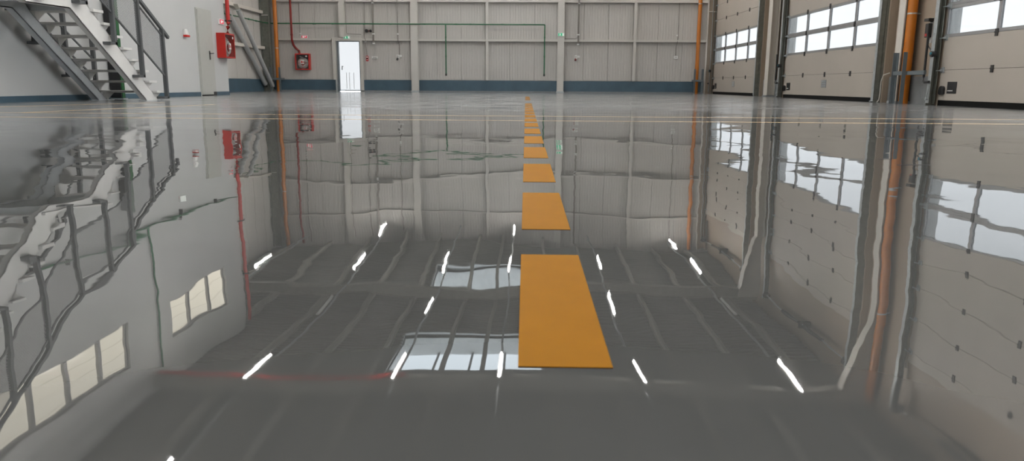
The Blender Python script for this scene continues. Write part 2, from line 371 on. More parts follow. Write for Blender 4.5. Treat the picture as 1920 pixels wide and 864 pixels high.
def icol_back(x0, x1, name, lb, z1=6.6):
    t = thing(name, ((x0 + x1) / 2, YB - .15, 0), lb, 'column', 'back wall columns', 'structure')
    m_ = MB(); y0, y1 = YB - .27, YB - .035
    m_.box(x0, x1, y0, y0 + .02, .07, z1).box(x0, x1, y1 - .02, y1, .07, z1).box((x0 + x1) / 2 - .01, (x0 + x1) / 2 + .01, y0 + .02, y1 - .02, .07, z1)
    m_.build('shaft', 'steel_paint', t); MB().box(x0 - .02, x1 + .02, y0 - .03, y1 - .03, 0, .07).build('base_plate', 'galvanised', t)
icol_back(-4.99, -4.70, 'steel_column', 'steel column left of the green pipe run on the back wall')
icol_back(1.09, 1.36, 'steel_column', 'steel column with the green exit sign on the back wall')
# corner columns
t = thing('steel_column', (-10.95, 31.4, 0), 'grey corner column behind the slanted braces', 'column', None, 'structure')
m_ = MB(); m_.box(-11.13, -10.78, 31.28, 31.30, 0, 6.6).box(-11.13, -11.11, 31.15, 31.45, 0, 6.6).box(-10.80, -10.78, 31.15, 31.45, 0, 6.6)
m_.build('shaft', 'track_steel', t); MB().box(-11.13, -10.80, 31.25, 31.28, 3.05, 3.1).build('stiffener', 'steel_paint', t)
t = thing('steel_column', (7.35, 31.5, 0), 'corner column between orange pipe and farthest garage door', 'column', None, 'structure')
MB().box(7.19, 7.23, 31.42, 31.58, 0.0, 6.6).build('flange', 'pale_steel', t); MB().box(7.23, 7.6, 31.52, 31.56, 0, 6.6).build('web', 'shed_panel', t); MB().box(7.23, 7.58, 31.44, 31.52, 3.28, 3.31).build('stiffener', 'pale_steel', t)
# girts and posts of the back wall
GY0, GY1 = YB - .21, YB - .03
def rail(x0, x1, z0, z1, lb): struct(MB().box(x0, x1, GY0, GY1, z0, z1).build('girt', 'steel_paint'), lb)
for a, b, s_ in ((-10.75, -5.0, 'left'), (-4.7, 1.09, 'middle'), (1.36, 7.2, 'right')):
    if s_ == 'left':
        rail(a, DX0 - .19, 2.09, 2.17, 'girt left of the bright back door'); rail(DX1 + .14, b, 2.09, 2.17, 'girt right of the bright back door')
    else: rail(a, b, 2.08, 2.17, 'lower girt of the %s back wall bay' % s_)
    rail(a, b, 3.64, 3.74, 'upper girt of the %s back wall bay' % s_); rail(a, b, 5.2, 5.3, 'top girt of the %s back wall bay' % s_)
for x0, x1, z0, lb in ((-1.885, -1.765, .5, 'wall post between the two green drop pipes'), (4.215, 4.335, .5, 'wall post right of the exit sign column'), (-7.985, -7.74, DZ + .15, 'wall post above the bright back door')):
    for za, zb in ((z0, 2.08), (2.17, 3.64), (3.74, 6.6)):
        if zb > za: MB
    struct(MB().box(x0, x1, GY0 + .01, GY1, z0, 6.6).build('wall_post', 'steel_paint'), lb)
# girts of the recess
for z, lb in ((1.70, 'lower girt of the left recess'), (3.12, 'upper girt of the left recess')):
    struct(MB().box(XREC + .03, XREC + .2, 22.0, 31.15, z, z + .12).build('girt', 'pale_steel'), lb)
for (p, q, r, lb) in (((-10.78, 27.9, 3.0), (-10.80, 31.25, 0.22), .085, 'front slanted brace tube in the left recess'), ((-11.02, 27.55, 2.9), (-11.02, 31.0, 0.3), .095, 'rear slanted brace tube in the left recess')):
    t = thing('brace_tube', q, lb, 'brace', 'slanted braces of the left recess')
    MB().tube([p, q], r, 16).build('tube', 'brace_steel', t, smooth=True)
    d = (Vector(q) - Vector(p)).normalized()
    MB().bar(Vector(q) - d * .02, Vector(q) + d * .2, .02, .10, (1, 0, 0)).build('gusset', 'dark_steel', t)
    MB().bar(Vector(p) - d * .25, Vector(p) + d * .02, .02, .16, (1, 0, 0)).build('gusset', 'pale_steel', t)

# ------------------------------------------------------------------ office windows and doors
for k, (W, mull) in enumerate(((W1, (17.6, 18.74)), (W2, (10.65, 11.66, 12.68, 13.74)))):
    t = thing('window_%d' % (k + 1), (XL, W[0], W[2]), ['three-pane lit office window high on the white wall', 'long lit office window above the staircase'][k], 'window', None, 'structure')
    m_ = MB(); f = .05
    m_.box(XL - .14, XL - .06, W[0], W[1], W[2], W[2] + f).box(XL - .14, XL - .06, W[0], W[1], W[3] - f, W[3])
    m_.box(XL - .14, XL - .06, W[0], W[0] + f, W[2] + f, W[3] - f).box(XL - .14, XL - .06, W[1] - f, W[1], W[2] + f, W[3] - f)
    for y in mull: m_.box(XL - .14, XL - .04, y - .05, y + .05, W[2] + f, W[3] - f)
    m_.build('window_frame', 'alu_frame', t)
    ys = [W[0]] + list(mull) + [W[1]]
    for i in range(len(ys) - 1): MB().box(XL - .11, XL - .10, ys[i] + .05, ys[i + 1] - .05, W[2] + f, W[3] - f).build('pane', 'office_pane', t)
t = thing('door_1', (XL, 19.6, 0), 'grey steel door in the white office wall', 'door', None, 'structure')
m_ = MB(); m_.box(XL, XL + .02, LD[0], LD[0] + .03, .0, 2.2).box(XL, XL + .02, LD[1] - .22, LD[1], .1, 2.2).box(XL, XL + .02, LD[0] + .03, LD[1] - .22, 2.16, 2.2)
m_.build('door_frame', 'door_grey', t)
lf = MB().box(XL + .004, XL + .05, LD[0] + .03, LD[1] - .235, .03, 2.16).build('leaf', 'door_grey', t)
MB().box(XL + .002, XL + .03, LD[1] - .22, LD[1] + .01, 0, .1).build('kick_block', 'dark_steel', t)
MB().box(XL + .002, XL + .035, LD[0] + .03, LD[1] - .22, 0, .03).build('threshold', 'rubber', t)
m_ = MB().box(XL + .05, XL + .062, 19.73, 19.78, .93, 1.15).tube([(XL + .055, 19.755, 1.09), (XL + .11, 19.755, 1.09), (XL + .115, 19.62, 1.085)], .014, 8).tube([(XL + .115, 19.755, 1.09), (XL + .115, 19.86, 1.1)], .012, 8)
m_.build('handle', 'black_plastic', lf)
# back door: frosted glass leaf
t = thing('door_2', (-7.66, YB, 0), 'bright frosted glass door in the back wall', 'door', None, 'structure')
m_ = MB(); m_.box(DX0 - .17, DX0 - .03, YB - .16, YB - .03, .49, 2.22).box(DX1 + .02, DX1 + .14, YB - .14, YB - .03, .06, 2.22).box(DX0 - .03, DX1 + .02, YB - .14, YB - .03, 2.08, 2.22)
m_.build('door_surround', 'steel_paint', t)
MB().box(DX0 - .07, DX0 - .005, YB - .17, YB - .03, 0, .5).build('door_post', 'galvanised', t)
m_ = MB().box(DX0, DX0 + .06, YB - .06, YB + .1, 0, DZ).box(DX1 - .025, DX1, YB - .06, YB + .1, 0, DZ).box(DX0 + .06, DX1 - .025, YB - .06, YB + .1, DZ - .025, DZ)
m_.build('door_frame', 'guard_steel', t)
lf = MB().box(DX0 + .06, DX1 - .025, YB + .0, YB + .03, .02, DZ - .025).build('leaf', 'frosted_door_glass', t)
MB().box(-7.975, -7.935, YB - .012, YB, .90, 1.06).tube([(-7.955, YB - .012, 1.04), (-7.955, YB - .05, 1.04), (-7.89, YB - .05, 1.04)], .011, 8).build('handle', 'galvanised', lf)
for x, z0 in ((-7.785, .13), (-7.66, .10), (-7.475, .11)): MB().box(x - .008, x + .008, YB - .006, YB, z0, .79).build('dark_seam', 'alu_frame', lf)
MB().box(-7.86, DX1 - .05, YB - .01, YB, .03, .055).build('bottom_rail', 'alu_frame', lf)

# ------------------------------------------------------------------ floor markings
D0, DP, DLEN = 0.844, 0.8655, 0.60
ordn = ['nearest', 'second nearest', 'third nearest', 'fourth nearest', 'fifth nearest', 'sixth nearest', 'seventh nearest', 'eighth nearest', 'ninth nearest', 'tenth nearest']
num = ['eleventh', 'twelfth', 'thirteenth', 'fourteenth', 'fifteenth', 'sixteenth', 'seventeenth', 'eighteenth', 'nineteenth', 'twentieth', 'twenty-first', 'twenty-second', 'twenty-third', 'twenty-fourth']
ys = [D0 + DP * i for i in range(15)] + [16.35 + DP * i for i in range(6)]
def lx(y): return -0.006 - 0.0068 * y
for i, y in enumerate(ys):
    ye = y + (DLEN if i < 15 else .62); wd = 0.1145
    lb = ('%s yellow dash of the floor line, counted from the camera' % (ordn[i] if i < 10 else num[i - 10]))
    m_ = MB().prism([(lx(y), y), (lx(y) + wd, y), (lx(ye) + wd, ye), (lx(ye), ye)], 'z', 0.0, 0.0012)
    tag(m_.build('floor_dash', 'yellow_paint', origin=(lx(y), y, 0)), lb, 'floor marking', 'yellow dashes down the floor')
for y, lb in ((7.07, 'thin yellow line across the floor, nearer of the two'), (8.08, 'thin yellow line across the floor, farther of the two')):
    tag(MB().box(-8.45, 7.3, y - .022, y + .022, 0.0, 0.0006).build('floor_line', 'thin_yellow_paint', origin=(0, y, 0)), lb, 'floor marking', 'thin yellow cross lines')
for p, q, lb in (((-7.75, 8.15), (-6.25, 12.6), 'slanted thin yellow bay line reaching the stair foot'), ((-5.6, 8.12), (-4.95, 11.6), 'short slanted yellow bay line farther from the stair')):
    d = (Vector(q) - Vector(p)).normalized(); nn = Vector((-d.y, d.x)) * .035; p = Vector(p); q = Vector(q)
    tag(MB().prism([p - nn, p + nn, q + nn, q - nn], 'z', 0, .0008).build('floor_line', 'thin_yellow_paint', origin=(p.x, p.y, 0)), lb, 'floor marking', 'slanted yellow bay lines')

mat('scuff', (0.02, 0.02, 0.022), 0.6, spec=0.2)
for (x, y, a, L, lb) in ((1.19, 4.27, -.1, .13, 'short dark scuff on the floor before the farthest garage door'), (1.68, 3.27, .1, .16, 'longest dark scuff mark on the right side of the floor'), (1.68, 3.53, -.05, .07, 'small dark scuff behind the longest one on the right')):
    m_ = MB(); c, d = Vector((math.cos(a), math.sin(a))), Vector((-math.sin(a), math.cos(a))); pts = []
    for k in range(14):
        q = 2 * math.pi * k / 14; w_ = .016 * (.6 + .4 * random.random()); p = Vector((x, y)) + c * (L / 2 * math.cos(q)) + d * (w_ * math.sin(q)); pts.append((p.x, p.y))
    tag(m_.prism(pts, 'z', 0, .0004).build('floor_scuff', 'scuff', origin=(x, y, 0)), lb, 'floor mark', 'scuffs on the floor')

# ------------------------------------------------------------------ staircase
t = thing('staircase', (-7.6, 13.5, 0), 'white steel staircase with open treads and grey mesh railing', 'stairs')
TX0, TX1 = -8.42, -7.04
SL = 0.695
def zl(y): return (13.72 - y) * SL            # lower edge of the first flight's stringers
def zl2(y): return 1.43 + (10.63 - y) * 0.69
def channel(x0, x1, side, poly_fn, name, mt):
    """C-section stringer: web plate on one side plus two flanges"""
    m_ = MB(); xw = (x1 - .02, x1) if side > 0 else (x0, x0 + .02)
    lo, hi = poly_fn
    m_.prism(lo + hi[::-1], 'x', *xw)
    for a in (lo, hi):
        for (p, q) in zip(a[:-1], a[1:]):
            s = .014 if a is lo else -.014
            m_.prism([p, q, (q[0], q[1] + s), (p[0], p[1] + s)], 'x', x0, x1)
    return m_.build(name, mt, t)
lo = [(13.70, 0.012), (11.64, zl(11.64)), (10.63, 1.43), (8.3, zl2(8.3))]
hi = [(14.13, 0.012), (12.03, 1.60), (10.9, 1.66), (8.3, zl2(8.3) + .33)]
lo[1] = (11.64, 1.447); 
channel(-7.20, -7.10, 1, (lo, hi), 'stringer', 'stair_white')
channel(-8.12, -8.00, 1, (lo, [(13.98, 0.012), (12.05, 1.43), (11.9, 1.60), (10.9, 1.66), (8.3, zl2(8.3) + .33)]), 'stringer', 'stair_grey')
for x in (-7.15, -8.04): MB().box(x - .07, x + .07, 13.66, 14.18, 0, .012).build('foot_plate', 'stair_grey', t)
def bracket(yn, yf, zb, zu):
    for x in (-7.16, -8.06):
        MB().prism([(yn, zb), (yf - .02, zb), (yn + .1, zb - (zb - zu) * .62), (yn + .04, zu + .005)], 'x', x - .03, x + .05).build('tread_bracket', 'stair_white', t)
for i in range(8):
    zb = .14 + .1865 * i; yn = 14.0 - .262 * i; yf = yn + .285
    MB().box(TX0, TX1, yn, yf, zb, zb + .042).build('tread', 'stair_white', t, bevel=.004)
    bracket(yn, yf, zb, max(0, zl(yn + .14) + .27))
MB().box(TX0, TX1, 10.42, 12.18, 1.63, 1.672).build('landing', 'stair_white', t)
for ya in (12.06, 10.62): MB().box(TX0, TX1 - .17, ya, ya + .06, 1.45, 1.63).build('landing_beam', 'stair_grey', t)
for j in range(9):
    zb = 1.672 + .145 + .1865 * j; yn = 10.58 - .27 * j - .02
    MB().box(TX0, TX1, yn - .02, yn + .265, zb, zb + .042).build('tread', 'stair_white', t, bevel=.004)
    bracket(yn, yn + .265, zb, zl2(yn + .14) + .29)
MB().box(TX0, TX1, 6.9, 8.36, 3.5, 3.54).build('upper_landing', 'stair_white', t)
for ya in (6.95, 8.2): MB().box(TX0 - .07, TX1, ya, ya + .08, 3.35, 3.5).build('landing_beam', 'stair_grey', t)
POSTS = [(14.285, .03, 1.32), (13.45, .42, 1.80), (12.62, .95, 2.33), (11.87, 1.53, 2.78), (10.95, 1.50, 2.83), (10.05, 2.10, 3.44), (9.25, 2.62, 3.98), (8.25, 3.3, 4.66)]
HR = [(14.52, 1.18), (14.285, 1.33), (11.90, 2.79), (10.98, 2.84), (8.2, 4.74)]
def hz(y):
    for (a, za), (b, zb) in zip(HR[:-1], HR[1:]):
        if b <= y <= a: return za + (zb - za) * (a - y) / (a - b)
    return HR[-1][1]
for x, side in ((-7.0, 1), (-8.36, 0)):
    m_ = MB()
    for (a, za), (b, zb) in zip(HR[:-1], HR[1:]): m_.bar((x, a, za), (x, b, zb), .05, .055)
    m_.build('handrail', 'rail_grey', t)
    for drop, nm in (((.13, 'upper_rail'), (.88, 'lower_rail')) if side else ((.58, 'upper_rail'), (.93, 'lower_rail'))):
        m_ = MB(); pts = [(p[0], hz(p[0]) - drop) for p in POSTS] 
        for (a, za), (b, zb) in zip(pts[:-1], pts[1:]): m_.bar((x, a, za), (x, b, zb), .022, .03)
        m_.build(nm, 'rail_grey', t)
    for (y, z0, z1) in POSTS:
        p_ = MB().box(x - .035, x + .035, y - .03, y + .03, z0, hz(y) - .01).build('post', 'rail_grey', t)
        m_ = MB().box(min(x, x - .02) - (.12 if side else -.0), x + .035 + (0 if side else .14), y - .18, y + .03, z0, z0 + .045)
        m_.build('foot_bracket', 'rail_grey', p_)
    if side:
        for (a, b) in zip(POSTS[:-1], POSTS[1:]):
            ya, yb = a[0] - .05, b[0] + .05
            MB().prism([(ya, hz(ya) - .86), (ya, hz(ya) - .15), (yb, hz(yb) - .15), (yb, hz(yb) - .86)], 'x', x - .003, x + .003).build('mesh_panel', 'expanded_mesh', t)
t = thing('steel_post', (-8.33, 15.05, 0), 'black and green steel post on the wall behind the staircase', 'post')
MB().box(-8.475, -8.262, 14.965, 14.99, .03, 2.38).build('black_face', 'black_plastic', t)
MB().box(-8.47, -8.25, 14.99, 15.1, .02, 2.4).build('casing', 'green_post', t, bevel=.006)
MB().box(-8.49, -8.22, 14.95, 15.13, 0, .02).build('foot_plate', 'galvanised', t)

# ------------------------------------------------------------------ garage doors
for k, (a, b) in enumerate(DOORS):
    m_ = MB().box(XR + .055, XW + .1, b - .006, b - .001, .06, DTOP).box(XR + .055, XW + .1, a + .001, a + .006, .06, DTOP)
    struct(m_.build('trim_%d' % (k + 2), 'white_plastic'), 'white outer reveal seen through the panes of a garage door')
def garage_door(y0, y1, lb, box=False):
    t = thing('sectional_door', (XR, (y0 + y1) / 2, 0), lb, 'garage door', 'sectional garage doors')
    zs = [.095, .64, 1.22, 1.775, 2.33, 2.93, 3.53, 4.13, 4.73, 4.95]
    MB().box(XR + .005, XR + .045, y0, y1, 0, .105).build('bottom_seal', 'rubber', t)
    for k in range(len(zs) - 1):
        a, b = zs[k] + .002, zs[k + 1] - .002
        if k in (2, 3):
            g = MB(); st = .055; n = 4; L = (y1 - y0) / n; fm = .06
            g.box(XR, XR + .05, y0, y1, a, a + st).box(XR, XR + .05, y0, y1, b - st, b)
            for q in range(n + 1):
                yc = y0 + q * L; lo_ = max(y0, yc - (.06 if q in (n,) else .035)); hi_ = min(y1, yc + (.10 if q == 0 else .035))
                g.box(XR, XR + .05, lo_, hi_, a + st, b - st)
            gp = g.build('glazed_section', 'alu_frame', t)
            for q in range(n):
                MB().box(XR + .022, XR + .026, y0 + q * L + .03, y0 + (q + 1) * L - .03, a + st - .005, b - st + .005).build('pane', 'door_acrylic', gp)
        else:
            MB().box(XR, XR + .05, y0, y1, a, b).build('panel', 'door_panel', t, bevel=.005)
    for z in zs[1:-1]: MB().box(XR + .018, XR + .046, y0, y1, z - .003, z + .003).build('joint_seal', 'rubber', t)
    # hinges on the joints and roller brackets at both ends
    for k, z in enumerate(zs[1:-1]):
        for q in (1, 2, 3):
            y = y0 + q * (y1 - y0) / 4
            MB().box(XR - .018, XR, y - .035, y + .035, z - .065, z + .055).tube([(XR - .012, y - .045, z), (XR - .012, y + .045, z)], .012, 8).build('hinge', 'dark_steel', t)
        for y, s in ((y0, 1), (y1, -1)):
            m_ = MB().box(XR - .012, XR, min(y, y + s * .12), max(y, y + s * .12), z - .05, z + .05)
            m_.tube([(XR - .06, y + s * .10, z - .01), (XR - .06, y - s * .05, z - .01)], .011, 8).prism([(XR, z - .03), (XR - .075, z - .02), (XR - .075, z + .0), (XR, z + .035)], 'y', y + s * .06, y + s * .075)
            m_.build('roller_bracket', 'galvanised', t)
    for y, s in ((y0, -1), (y1, 1)):
        ya, yb = sorted((y, y + s * .11)); m_ = MB()
        m_.box(XR - .16, XR + .0, ya if s < 0 else yb - .006, ya + .006 if s < 0 else yb, 0, 6.15)      # web of the track
        m_.box(XR - .16, XR - .152, ya, yb, .04, 6.15)
        m_.box(XR - .06, XR - .05, ya, yb, .02, 6.15)
        tr = m_.build('track', 'track_steel', t)
        m_ = MB().box(XR - .164, XR - .16, ya, yb, .04, 6.15); m_.build('lit_track_face', 'galvanised', tr)  # paler skin: light on the track's inner side put into the colour
        for zb in (.3, 1.3, 2.4, 3.5, 4.6): MB().tube([(XR - .16, (ya + yb) / 2, zb), (XR - .175, (ya + yb) / 2, zb)], .014, 8).build('bolt', 'galvanised', tr)
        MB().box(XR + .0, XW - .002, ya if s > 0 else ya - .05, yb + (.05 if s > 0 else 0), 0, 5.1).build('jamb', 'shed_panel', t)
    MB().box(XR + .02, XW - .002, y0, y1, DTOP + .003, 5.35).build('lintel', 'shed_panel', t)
    # spring shaft above the opening and the horizontal rails
    m_ = MB().tube([(XR - .08, y0 - .2, 6.0), (XR - .08, y1 + .15, 6.0)], .018, 10)
    sh = m_.build('spring_shaft', 'galvanised', t, smooth=True)
    for y in (y0 + .05, y1 - .05): MB().tube([(XR - .08, y - .06, 6.0), (XR - .08, y + .06, 6.0)], .11, 18).build('cable_drum', 'dark_steel', sh, smooth=True)
    MB().tube([(XR - .08, y0 + 1.6, 6.0), (XR - .08, y0 + 2.9, 6.0)], .055, 16).tube([(XR - .08, y0 + 3.3, 6.0), (XR - .08, y0 + 4.6, 6.0)], .055, 16).build('torsion_spring', 'dark_steel', sh, smooth=True)
    MB().box(XR - .16, XW - .002, (y0 + y1) / 2 - .04, (y0 + y1) / 2 + .04, 5.9, 6.1).build('shaft_bracket', 'dark_steel', sh)
    ho = min(.235, 31.60 - y1)
    # cable hose, pulley, bottom corner bracket on the far end; lock plate and handle on the bottom panel
    MB().tube([(XR - .18, y1 + ho, 1.27), (XR - .18, y1 + ho, .52), (XR - .19, y1 + ho - .02, .45), (XR - .20, y1 + .14, .42), (XR - .20, y1 - .01, .43)], .022, 10).build('cable_hose', 'black_plastic', t, smooth=True)
    d = MB().tube([(XR - .20, y1 + .03, .93), (XR - .12, y1 + .03, .93)], .055, 16).build('sensor', 'black_plastic', t, smooth=True)
    MB().tube([(XR - .212, y1 + .03, .94), (XR - .20, y1 + .03, .94)], .024, 14).build('lens', 'cyan_lens', d)
    m_ = MB().prism([(y1 + .08, .12), (y1 + .0, .36), (y1 - .02, .12), (y1 - .005, .10), (y1 + .01, .30), (y1 + .06, .10)], 'x', XR - .19, XR - .178)
    m_.torus((XR - .185, y1 + .07, .12), (1, 0, 0), .026, .008, 16, 6); m_.build('corner_bracket', 'galvanised', t)
    yy = y1 - .40
    pl = MB().box(XR - .008, XR, yy - .18, yy + .12, .22, .43).build('lock_plate', 'black_plastic', t, bevel=.003)
    mk = MB(); yq = yy + .095
    for wq in (.016, .022, .012, .024, .018, .014, .022): mk.box(XR - .0088, XR - .0080, yq - wq, yq, .262, .278 + (.004 if wq > .017 else 0)); yq -= wq + .006
    mk.build('maker_mark', 'white_plastic', pl)
    pts = [(y1 - .22, .21), (y1 - .22, .31), (y1 - .20, .345), (y1 - .14, .36), (y1 - .09, .34), (y1 - .06, .27), (y1 - .06, .215), (y1 - .12, .195)]
    MB().prism(pts, 'x', XR - .05, XR).build('handle', 'black_plastic', t, bevel=.008)
    ys_ = y0 + (y1 - y0) * .5 + .02
    pf = MB().box(XR - .006, XR, ys_ - .17, ys_ + .17, .30, .50).build('type_plate', 'alu_frame', t)
    m_ = MB()
    for q in range(3): m_.box(XR - .009, XR - .006, ys_ - .145, ys_ + .12, .325 + q * .058, .370 + q * .058)
    m_.build('plate_lines', 'galvanised', pf)
    m_ = MB().tube([(XR - .02, y0 - .02, .03), (XR - .06, y0 + .06, .035), (XR - .07, y0 + .25, .02)], .012, 8); m_.build('guide_roller', 'galvanised', t)
    return t
garage_door(*DOORS[0], 'farthest beige sectional garage door with two rows of windows, beside the back corner')
garage_door(*DOORS[1], 'middle beige sectional garage door with two rows of windows')
garage_door(*DOORS[2], 'nearest beige sectional garage door, cut by the right edge of the picture')
t = thing('control_box', (7.6, 14.72, 1.25), 'small dark control box left of the nearest garage door', 'control box')
MB().box(7.60, XW - .001, 14.66, 14.80, 1.16, 1.62).build('back_plate', 'grey_plastic', t)
MB().box(7.52, 7.60, 14.67, 14.79, 1.26, 1.52).build('housing', 'dark_steel', t, bevel=.01)
MB().box(7.512, 7.52, 14.70, 14.76, 1.28, 1.33).build('red_button', 'red_paint', t); MB().box(7.50, 7.60, 14.65, 14.81, 1.56, 1.61).build('hood', 'black_plastic', t)
MB().tube([(7.56, 14.73, 1.26), (7.56, 14.68, 1.1), (7.54, 14.5, 1.0)], .014, 8).build('cable', 'black_plastic', t, smooth=True)
t = thing('cable', (XR - .1, 16.2, 0), 'pale hanging cable beside the right track of the middle garage door', 'cable')
MB().tube([(XR - .02, 16.06, .62), (XR - .10, 16.16, .58), (XR - .12, 16.2, .45), (XR - .12, 16.2, .2), (XR - .10, 16.26, .06), (XR - .12, 16.3, .011)], .011, 8).build('lead', 'pale_steel', t, smooth=True)

# ------------------------------------------------------------------ orange rainwater pipes and their guards
def downpipe(x, y, r, zt, lb, bands, yw=None, side='y'):
    t = thing('downpipe', (x, y, 0), lb, 'pipe', 'orange rainwater pipes')
    MB().tube([(x, y, 0), (x, y, zt)], r, 24).build('pipe', 'orange_pipe', t, smooth=True)
    for z in bands:
        b_ = MB().tube([(x, y, z - .014), (x, y, z + .014)], r + .006, 24).build('clamp', 'galvanised', t, smooth=True)
        (MB().box(x - .01, x + .01, y, YB - .03, z - .01, z + .01) if side == 'y' else MB().box(x, XW, y - .01, y + .01, z - .01, z + .01)).build('clamp_stem', 'galvanised', b_)
    for z in (1.05, 3.9): MB().tube([(x, y, z - .05), (x, y, z + .05)], r + .004, 24).build('socket', 'orange_pipe', t, smooth=True)
downpipe(-10.55, 31.27, .082, 6.6, 'orange pipe in the far left corner behind its steel guard', (1.76, 4.2))
downpipe(6.87, 31.48, .078, 6.6, 'orange pipe at the right end of the back wall', (3.6,))
downpipe(7.55, 15.4, .092, 6.4, 'thick orange pipe between the middle and nearest garage doors', (1.76, 4.4), side='x')
def guard(p, q, lb, h, back, zb):
    """two angle-iron posts with a cross bar, returns to the wall"""
    t = thing('column_guard', p, lb, 'guard', 'steel pipe guards')
    p = Vector(p); q = Vector(q); bk = Vector(back)
    for a in (p, q):
        s = 1 if a is q else -1
        d = (q - p).normalized()
        m_ = MB().bar(a, a + Vector((0, 0, h)), .012, .075, tuple(bk.normalized())); m_.bar(a + bk.normalized() * .036 - d * s * .036, a + bk.normalized() * .036 - d * s * .036 + Vector((0, 0, h)), .012, .072, tuple(d)); m_.build('post', 'guard_steel', t)
    z = Vector((0, 0, zb))
    MB().bar(p + z, q + z, .03, .075).build('cross_bar', 'guard_steel', t)
    for a in (p, q): MB().bar(a + z, a + z + bk, .03, .075).build('return_bar', 'guard_steel', t)
guard((-10.84, 31.14, 0), (-10.42, 31.14, 0), 'steel guard around the orange pipe in the far left corner', .98, (0, .48, 0), .51)
guard((6.72, 31.25, 0), (7.10, 31.25, 0), 'steel guard around the orange pipe at the right end of the back wall', 1.0, (0, .38, 0), .53)
guard((7.30, 14.98, 0), (7.30, 15.39, 0), 'steel guard with cross bar before the orange pipe between garage doors', 1.0, (.40, 0, 0), .60)
tag(MB().box(7.34, 7.385, 14.30, 14.93, .565, .64).build('guard_rail', 'guard_steel', origin=(7.4, 14.5, .6)), 'flat steel rail running from the pipe guard to the nearest garage door', 'guard rail')

# ------------------------------------------------------------------ fire points
def cabinet(org, ux, out, wd, dp, ht, lb):
    """cabinet on a wall: org = lower back corner, ux = along the wall, out = away from the wall"""
    org, ux, out, uz = Vector(org), Vector(ux), Vector(out), Vector((0, 0, 1))
    t = thing('hose_cabinet', org + ux * wd / 2, lb, 'fire cabinet', 'red fire hose cabinets')
    def bx(a0, a1, b0, b1, c0, c1):
        ps = [org + ux * a + out * b + uz * c for c in (c0, c1) for b in (b0, b1) for a in (a0, a1)]
        return MB().add(ps, [(0, 2, 3, 1), (4, 5, 7, 6), (0, 1, 5, 4), (2, 6, 7, 3), (0, 4, 6, 2), (1, 3, 7, 5)])
    def join(*ms):
        k = MB()
        for m_ in ms: k.add(m_.v, m_.f)
        return k
    e = .012
    join(bx(0, wd, 0, e, 0, ht), bx(0, e, e, dp, 0, ht), bx(wd - e, wd, e, dp, 0, ht), bx(e, wd - e, e, dp, 0, e), bx(e, wd - e, e, dp, ht - e, ht)).build('box', 'red_paint', t)
    b = .038
    dr = join(bx(0, wd, dp, dp + .015, 0, b), bx(0, wd, dp, dp + .015, ht - b, ht), bx(0, b, dp, dp + .015, b, ht - b), bx(wd - b, wd, dp, dp + .015, b, ht - b)).build('door', 'red_paint', t)
    bx(b, wd - b, dp + .004, dp + .008, b, ht - b).build('pane', 'cabinet_glass', dr)
    bx(wd - .16, wd - .09, dp + .015, dp + .017, ht - .14, ht - .08).build('sticker', 'white_plastic', dr)
    c = org + ux * wd * .5 + out * dp * .5 + uz * ht * .42; R = min(wd, ht) * .30
    rl = MB().torus(c, out, R, .05, 22, 8).torus(c + out * .05, out, R * .75, .04, 22, 8).build('hose_reel', 'hose_white', t, smooth=True)
    MB().tube([c - out * .05, c + out * .075], R * .42, 18).bar(c + out * .075 - ux * R, c + out * .075 + ux * R, .03, .01, tuple(out)).bar(c + out * .075, c + out * .075 - uz * R, .03, .01, tuple(out)).build('reel_hub', 'red_paint', rl)
    MB().tube([org + ux * wd * .3 + out * dp * .7 + uz * ht * .82, org + ux * wd * .55 + out * dp * .7 + uz * ht * .74], .022, 10).build('nozzle', 'galvanised', t)
    bx(e, wd - e, e, e + .004, e, ht - e).build('back_panel', 'dark_steel', t)
    s0 = wd * .38
    sg = bx(s0, s0 + .15, dp + .0085, dp + .011, ht * .36, ht * .36 + .16).build('hose_sign', 'white_plastic', dr)
    join(bx(s0 + .02, s0 + .075, dp + .011, dp + .0125, ht * .36 + .03, ht * .36 + .13), bx(s0 + .09, s0 + .13, dp + .011, dp + .0125, ht * .36 + .05, ht * .36 + .10)).build('pictogram', 'red_paint', sg)
    return t
cabinet((XL, 20.36, 1.0), (0, 1, 0), (1, 0, 0), .66, .22, .66, 'red hose cabinet with glass front on the white wall corner')
cabinet((-9.86, YB - .03, .89), (1, 0, 0), (0, -1, 0), .60, .22, .66, 'red hose cabinet with hose reel on the back wall')
t = thing('fire_pipe', (-8.42, 21.06, 1.66), 'red fire pipe rising above the cabinet on the white wall corner', 'pipe', 'red fire pipes')
MB().tube([(-8.40, 20.9, 1.664), (-8.40, 20.95, 1.85), (-8.42, 21.05, 1.95), (-8.42, 21.06, 6.5)], .052, 16).build('pipe', 'red_paint', t, smooth=True)
for z in (2.02, 3.6, 5.2): MB().box(-8.5, -8.34, 21.0, 21.12, z - .02, z + .02).build('clamp', 'dark_steel', t)
t = thing('fire_pipe', (-9.75, YB - .1, 1.55), 'red fire pipe bending down to the cabinet on the back wall', 'pipe', 'red fire pipes')
MB().tube([(-9.70, YB - .13, 1.552), (-9.71, YB - .13, 1.66), (-9.78, YB - .13, 1.72), (-9.86, YB - .13, 1.79), (-9.90, YB - .26, 1.9), (-9.90, YB - .42, 2.1), (-9.90, YB - .42, 6.5)], .045, 14).build('pipe', 'pipe_red', t, smooth=True)
for z in (2.3, 4.2): MB().tube([(-9.90, YB - .42, z - .03), (-9.90, YB - .42, z + .03)], .056, 14).build('coupling', 'dark_red', t)
t = thing('sprinkler_pipe', (-5, 15.4, 6.1), 'red sprinkler pipe under the roof beam nearer the camera', 'pipe')
MB().tube([(-8.3, 15.5, 6.145), (-2.8, 15.5, 6.145)], .05, 14).build('pipe', 'red_paint', t, smooth=True)
